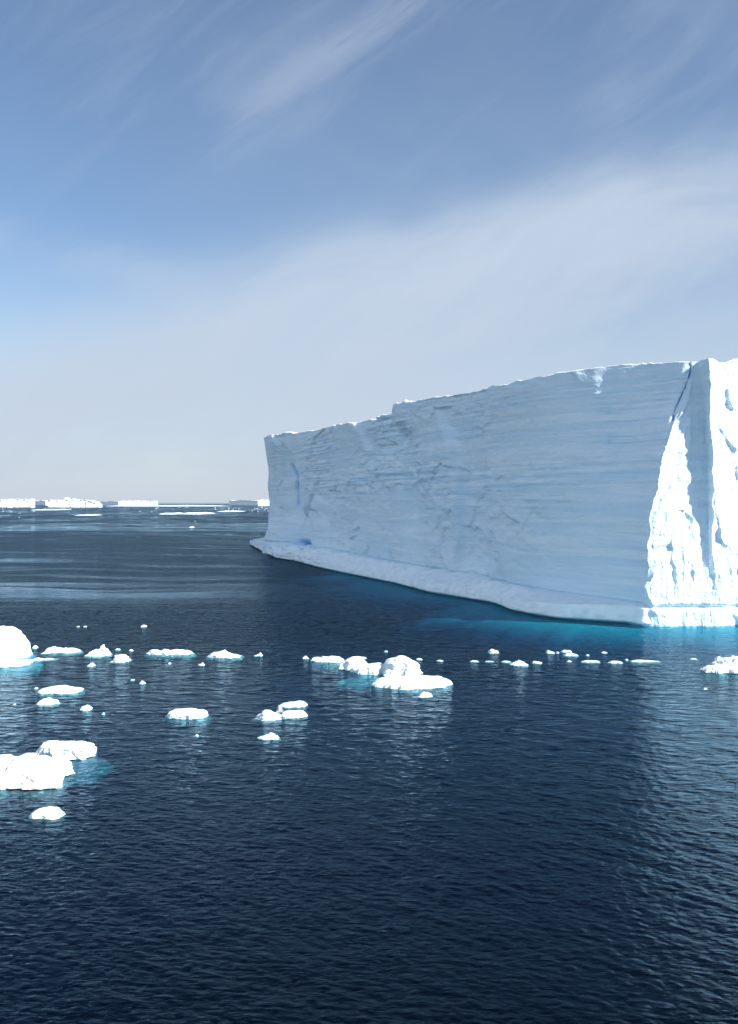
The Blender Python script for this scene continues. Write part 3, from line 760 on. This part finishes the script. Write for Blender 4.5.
SL = 'ice floe'; CH = 'ice chunk'
PIECES = [
    # name, label, category, x0, x1, row, height, depth, profile, seed, extra
    ('ice_chunk', 'small rounded ice bit just off the tip of the tall left block', CH, 32, 37, 648.5, 3.2, 1.2, HUMP, 101, {}),
    ('ice_floe', 'low ragged slab with a raised left end, first right of the tall left block', SL, 43.5, 80, 653, 6.5, 3.2, LEFTP, 103, dict(rough=.3)),
    ('ice_floe', 'thin flat sliver just below the raised end of the ragged slab', SL, 41, 49.5, 653.8, 1.2, 1.0, FLAT, 105, {}),
    ('ice_floe', 'thin awash slab in the turquoise water beside the tall left block', SL, 32, 42.5, 660.5, 2.0, 2.0, FLAT, 107, dict(sub=.8)),
    ('ice_floe', 'flat awash sliver, right-hand one of two in the turquoise water', SL, 43, 53, 660, 1.4, 1.4, FLAT, 109, dict(sub=.8)),
    ('ice_chunk', 'pointed white pyramid of ice, the peaked piece left of centre', CH, 85, 110, 656.5, 12.5, 3.2, PEAK, 111, dict(rough=.2, steep=3)),
    ('ice_chunk', 'little low ice bit just below the pointed pyramid', CH, 87, 95, 666.5, 2.8, 1.6, HUMP, 113, {}),
    ('ice_floe', 'long pale slab sloping down to the right, above the small lump beside the left block', SL, 35, 81, 694.2, 6.0, 6.5, [(0, .9), (.15, .8), (.35, 1), (.55, .9), (.75, .6), (.85, .85), (1, .6)], 115, dict(rough=.2, sub=.1)),
    ('ice_chunk', 'tiny ice bit at the left tip of the long pale slab', CH, 34, 37.5, 689, 1.4, 1.0, HUMP, 117, {}),
    ('ice_chunk', 'rounded white lump directly below the long pale slab', CH, 36, 58, 705, 5.5, 3.2, FLAT, 119, dict(rough=.25)),
    ('ice_chunk', 'small domed ice bit right of the rounded lump below the long slab', CH, 79.5, 91, 710.5, 5.0, 3.0, HUMP, 121, {}),
    ('ice_chunk', 'single speck of ice on open water far behind the pointed pyramid', CH, 140.5, 146.5, 627, 2.0, 1.2, HUMP, 123, {}),
    ('ice_chunk', 'blocky white lump just right of the pointed pyramid', CH, 113, 129, 662.5, 8.0, 3.6, [(0, .4), (.25, 1), (.6, .8), (.85, .6), (1, .3)], 125, dict(rough=.25)),
    ('ice_chunk', 'tiny ice bit between the pyramid and its blocky neighbour', CH, 115, 120, 650, 1.2, .8, FLAT, 127, {}),
    ('ice_chunk', 'tiny ice bit right of the blocky lump, level with the knobbly bar', CH, 128.5, 133, 651, 1.4, .8, HUMP, 129, {}),
    ('ice_chunk', 'knobbly white bar of ice with a round boss at its left end', CH, 146, 193.5, 655, 7.2, 2.4, KNOBS, 131, dict(rough=.22)),
    ('ice_chunk', 'white lump with a thin tail on its right, next after the knobbly bar', CH, 206, 241, 658.5, 7.5, 3.6, [(0, .35), (.15, .9), (.3, .75), (.5, 1), (.68, .55), (.74, .25), (.85, .4), (1, .3)], 133, dict(rough=.2)),
    ('ice_chunk', 'tiny speck of ice under the knobbly bar', CH, 167.5, 171, 664, 1.2, .8, HUMP, 135, {}),
    ('ice_chunk', 'small pointed ice bit below the lump with a tail', CH, 198, 204.5, 665.5, 3.0, 1.0, PEAK, 137, {}),
    ('ice_chunk', 'tiny flake, left one of the pair below the blocky lump', CH, 130.5, 134.5, 680.3, .9, .8, FLAT, 139, {}),
    ('ice_chunk', 'small ice bit, right one of the pair below the blocky lump', CH, 138.5, 145.5, 684, 3.0, 1.4, HUMP, 141, {}),
    ('ice_floe', 'lone oblong slab with a turquoise rim on open water at centre left', SL, 164.5, 207, 719.3, 9.0, 5.5, FLAT, 143, dict(steep=7, sub=.16, subdepth=.5, rough=.06, sq=3.2)),
    ('ice_chunk', 'tiny speck of ice left of the lone oblong slab', CH, 101.5, 104.5, 714.5, 1.5, 1.0, HUMP, 145, {}),
    ('ice_chunk', 'tiny speck of ice below the lone oblong slab', CH, 195, 198.4, 736.5, 2.0, 1.0, HUMP, 147, {}),
    ('ice_chunk', 'white hump with bluish skirts, left one of the huddled trio', CH, 253.5, 281.5, 720.5, 9.5, 4.5, [(0, .25), (.2, .6), (.38, 1), (.6, .85), (1, .45)], 149, dict(sub=.18, rough=.15)),
    ('ice_floe', 'flat slab with a blue shaded front, lower right one of the huddled trio', SL, 280, 307, 718.5, 6.0, 5.0, FLAT, 151, dict(steep=9, sub=.06, undercut=.05, rough=.06)),
    ('ice_floe', 'flat slab wedge rising to the right, rearmost of the huddled trio', SL, 277.5, 307, 707.5, 5.5, 3.8, [(0, .3), (.5, .75), (.85, 1), (1, .8)], 153, dict(steep=8, rough=.06)),
    ('ice_chunk', 'small white ice lump on its own below the huddled trio', CH, 257.5, 280, 739.8, 6.5, 3.6, [(0, .35), (.35, .5), (.55, 1), (.7, .9), (1, .45)], 157, dict(rough=.15)),
    ('ice_chunk', 'white kidney-shaped lump near the bottom left, below the biggest floe', CH, 28, 62.5, 819.5, 10.5, 8.0, [(0, .35), (.3, .75), (.55, 1), (.8, .85), (.9, .55), (1, .35)], 159, dict(rough=.12, sub=.10)),
    ('ice_chunk', 'small ice bit between the lump with a tail and the central floe', CH, 254, 262.5, 656.2, 3.2, 1.2, PEAK, 161, {}),
    ('ice_chunk', 'small ice bit adrift at the left tip of the central floe', CH, 302, 309, 659, 3.4, 1.0, HUMP, 163, {}),
    ('ice_chunk', 'tiny ice bit behind the saddle of the central floe', CH, 359, 366.5, 658.6, 1.8, .8, FLAT, 165, {}),
    ('ice_chunk', 'tiny speck behind the left shoulder of the central hump', CH, 384, 388, 652, 1.4, .7, HUMP, 167, {}),
    ('ice_chunk', 'tiny ice bit just right of the central hump', CH, 416, 422.5, 660, 2.0, .8, HUMP, 169, {}),
    ('ice_chunk', 'low flake of ice further right of the central hump', CH, 436, 443.5, 661.3, 1.2, .8, FLAT, 171, {}),
    ('ice_chunk', 'small round lump in front of the slab of the central floe', CH, 418, 432.5, 697.5, 4.5, 3.2, HUMP, 173, dict(rough=.15)),
    ('ice_chunk', 'small jagged ice bit standing alone below the middle of the iceberg', CH, 488, 499, 653.3, 5.6, 1.4, [(0, .5), (.3, 1), (.5, .55), (.8, .6), (1, .4)], 175, dict(rough=.3, nth=48)),
    ('ice_floe', 'thin flake at the left end of the row of ice below the iceberg', SL, 470, 479, 662, 1.4, .8, FLAT, 177, {}),
    ('ice_floe', 'very faint awash flake, second in the row of ice below the iceberg', SL, 485, 494, 661.8, .6, .6, FLAT, 179, {}),
    ('ice_floe', 'thin sliver touching the left of the arrow-shaped piece', SL, 501.5, 511, 662.3, 1.8, 1.0, LEFTP, 181, {}),
    ('ice_chunk', 'arrow-shaped white piece, the largest in the row below the iceberg', CH, 510, 528, 666, 5.6, 2.8, [(0, .3), (.35, .6), (.55, 1), (.7, .55), (1, .5)], 183, dict(rough=.25)),
    ('ice_floe', 'wedge of ice just right of the arrow-shaped piece', SL, 532, 542.5, 663.4, 2.2, 1.2, LEFTP, 185, {}),
    ('ice_chunk', 'small ice lump on the left of the cluster above the row', CH, 546, 555.5, 653.6, 3.8, 1.4, LEFTP, 187, dict(rough=.3)),
    ('ice_chunk', 'tiny grain of ice inside the cluster above the row', CH, 556, 559.5, 653.3, 1.4, .7, HUMP, 189, {}),
    ('ice_floe', 'upper bar of the two stacked bars in the cluster above the row', SL, 561, 572, 652.3, 1.8, 1.2, FLAT, 191, {}),
    ('ice_floe', 'lower bar of the two stacked bars in the cluster above the row', SL, 564, 578.5, 656, 2.0, 1.4, FLAT, 193, {}),
    ('ice_chunk', 'speck of ice just right of the two stacked bars', CH, 586, 589.5, 655.8, 1.2, .8, HUMP, 195, {}),
    ('ice_chunk', 'tiny grains of ice in the row, under the two stacked bars', CH, 567, 572, 662, 1.4, .8, HUMP, 197, {}),
    ('ice_floe', 'long thin bar in the row, right of the tiny grains', SL, 581.5, 600.5, 662.5, 1.8, 1.2, FLAT, 199, {}),
    ('ice_floe', 'small thin flake above the gap between the row and its last bars', SL, 601, 607.5, 653.2, 1.2, .8, FLAT, 201, {}),
    ('ice_floe', 'thin bar in the row at the edge of the glitter', SL, 608.5, 623, 663.2, 1.8, 1.2, FLAT, 203, {}),
    ('ice_chunk', 'speck of ice before the last long sliver of the row', CH, 625, 628.5, 660.3, 1.2, .8, HUMP, 205, {}),
    ('ice_floe', 'last long sliver of the row, lying across the start of the glitter', SL, 631, 660, 662, 2.0, 1.4, LEFTP, 207, {}),
    ('ice_floe', 'faint awash flake on the glitter left of the craggy chunk', SL, 690, 697, 659.5, .9, .8, FLAT, 209, {}),
    ('ice_chunk', 'speck of ice on the glitter below the craggy chunk', CH, 703, 707.5, 689.5, 1.6, .9, HUMP, 211, {}),
    ('ice_chunk', 'tiny speck by the left edge beside the rounded lump', CH, 12.8, 15.6, 704.8, 1.2, .8, HUMP, 213, {}),
    ('ice_chunk', 'left grain of two tiny ones behind the ragged slab', CH, 76.5, 79.2, 627, .9, .6, FLAT, 215, {}),
    ('ice_chunk', 'right grain of two tiny ones behind the ragged slab', CH, 83.2, 86.2, 627, .9, .6, FLAT, 217, {}),
]
for (nm, lab, cat, x0, x1, py, hz, hd, prof, sd_, kw) in PIECES:
    floe(nm, lab, cat, x0, x1, py, hz, hd, prof, seed=sd_, **kw)
floe('ice_chunk', 'dark grey lump standing in for the shaded gap in the huddled trio', CH, 275, 284, 713.8, 6.5, 3.0, HUMP, mat=M_GREY, seed=155, rough=.3)  # shade between the pieces, built as a dark lump

# ------------------------------------------------------------------ far tabular bergs and floes on the horizon
def far_berg(label, x0, x1, ytop, ybase, deep=0.5, seed=0, jag=0.15, prof=None, turn=0.0):
    _, y = ground(0, ybase)
    wd = (x1 - x0) * y / F
    hgt = height(ytop, y)
    d = wd * deep
    nw, nd = 48, 20
    s = np.concatenate([np.linspace(0, 1, nw), np.ones(nd), np.linspace(1, 0, nw), np.zeros(nd)])
    q = np.concatenate([np.zeros(nw), np.linspace(0, 1, nd), np.ones(nw), np.linspace(1, 0, nd)])
    x = (s - 0.5) * wd; yy = q * d
    n = len(s)
    per = np.arange(n) / n * 60
    hp = 1.0 + jag * fbm(s * 7 + seed, q * 3, oct=4, seed=seed)
    if prof: hp = hp * np.interp(s, [p[0] for p in prof], [p[1] for p in prof])
    rings = []
    for k, t in enumerate((-0.1, 0.0, 0.05, 0.2, 0.4, 0.6, 0.8, 0.94, 1.0)):
        o_ = 1 + 0.03 * (1 - t) + 0 * x
        jx = hgt * 0.06 * fbm(per * 0.7, per * 0 + k * 0.5, oct=3, seed=seed + 3)
        rings.append(np.stack([x * o_ + jx * 0.5, yy + jx + (0.02 * wd if t < 1 else 0), hgt * t * hp], -1))
    for g in (0.06, 0.3, 0.7, 1.0):
        rings.append(np.stack([x * (1 - g), yy * (1 - g) + d / 2 * g, hgt * (hp * (1 - g) + g * np.mean(hp))], -1))
    V = np.concatenate(rings)
    c, s_ = math.cos(turn), math.sin(turn)
    V = np.stack([V[:, 0] * c - V[:, 1] * s_, V[:, 0] * s_ + V[:, 1] * c, V[:, 2]], -1)
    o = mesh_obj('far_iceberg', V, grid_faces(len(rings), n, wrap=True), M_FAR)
    o.location = (at((x0 + x1) / 2, y), y, 0)
    return tag(o, label, 'iceberg', 'far icebergs along the horizon')
far_berg('bright flat-topped berg on the horizon, cut by the left edge', -14, 8, 499.4, 507.4, seed=1, jag=.04)
far_berg('bright square flat berg, second from the left edge on the horizon', 8.3, 30.5, 499.2, 507.2, seed=2, jag=.05)
far_berg('low pale bluish berg between the square one and the jagged one', 29, 49, 500.8, 505.2, seed=3, jag=.2, turn=-0.6, deep=.12)
far_berg('jagged broken white berg, peaks along its top, on the horizon', 48, 73, 499.0, 507.2, seed=4, jag=.55, prof=[(0, .7), (.1, 1), (.3, .8), (.5, 1.05), (.7, .8), (1, .9)])
far_berg('white berg sloping down to the right beside the jagged one', 72, 98, 499.8, 507.3, seed=5, jag=.12, prof=[(0, 1), (.5, 1), (.85, .7), (1, .35)])
far_berg('flat blue-grey shaded berg far off, right of the sloping one', 97, 122, 501.4, 505.0, seed=6, jag=.05, turn=-0.6, deep=.12)
far_berg('white flat berg, left one of a matching pair on the horizon', 121, 137.5, 500.5, 505.6, seed=7, jag=.06)
far_berg('white flat berg, right one of a matching pair on the horizon', 138, 155.5, 501.0, 505.6, seed=8, jag=.08)
far_berg('long blue-grey berg on the horizon nearest the big iceberg', 224, 262, 500.6, 505.4, seed=9, jag=.10, turn=-0.6, deep=.12)
far_berg('bright berg half hidden behind the edge of the big iceberg', 259.5, 283, 499.6, 506.0, seed=10, jag=.05)
FG = 'thin floes far off under the horizon'
for (lab, x0, x1, py, hz, hd, sd_) in [
    ('very long white strip of sea ice along the horizon right of the matching pair', 98, 228, 506.3, 1.3, .5, 1),
    ('pale strip of sea ice under the jagged berg', 33, 62, 510.2, 1.0, .6, 2),
    ('lone thin floe under the sloping berg', 75, 97.5, 515.6, .9, .8, 3),
    ('thin white floe, left one of two just under the long horizon strip', 159.5, 178.5, 514.4, 1.5, 1.0, 4),
    ('longer thin white floe, right one of two just under the long horizon strip', 181, 208, 514.3, 1.7, 1.2, 5),
    ('thin floe just left of the big iceberg, near the horizon', 217, 242, 511.8, 1.0, .7, 6)]:
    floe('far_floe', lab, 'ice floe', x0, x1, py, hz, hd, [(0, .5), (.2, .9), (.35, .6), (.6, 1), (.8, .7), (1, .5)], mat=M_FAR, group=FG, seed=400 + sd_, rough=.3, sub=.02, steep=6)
floe('ice_chunk', 'small white speck on the pale slick left of the big iceberg', CH, 189, 192.5, 527.6, .9, .6, HUMP, seed=431)
# brash: countless crumbs of ice in the far water
def brash():
    rng = np.random.default_rng(9)
    V, Fc, n = [], [], 0
    spec = [(222, 272, 507.2, 511.5, 46), (0, 24, 508.4, 518, 12), (150, 225, 507.2, 510, 16), (24, 160, 508, 512, 10), (60, 270, 516, 530, 3)]
    for (x0, x1, y0, y1, cnt) in spec:
        for i in range(cnt):
            px, py = rng.uniform(x0, x1), rng.uniform(y0, y1)
            x, y = ground(px, py)
            s = rng.uniform(0.3, 1.0) ** 1.5 * y / F * 1.1
            v, f = lump_mesh(s * rng.uniform(1, 2.4), s * 1.5, HUMP, s * 0.45, seed=int(rng.integers(1000)), nth=12, nr=4)
            v = v + np.array([x, y, 0])
            V.append(v); Fc.append(f + n); n += len(v)
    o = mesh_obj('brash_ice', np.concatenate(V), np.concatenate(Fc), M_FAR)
    tag(o, 'countless crumbs of brash ice scattered on the far water', 'brash ice', kind='stuff')
brash()
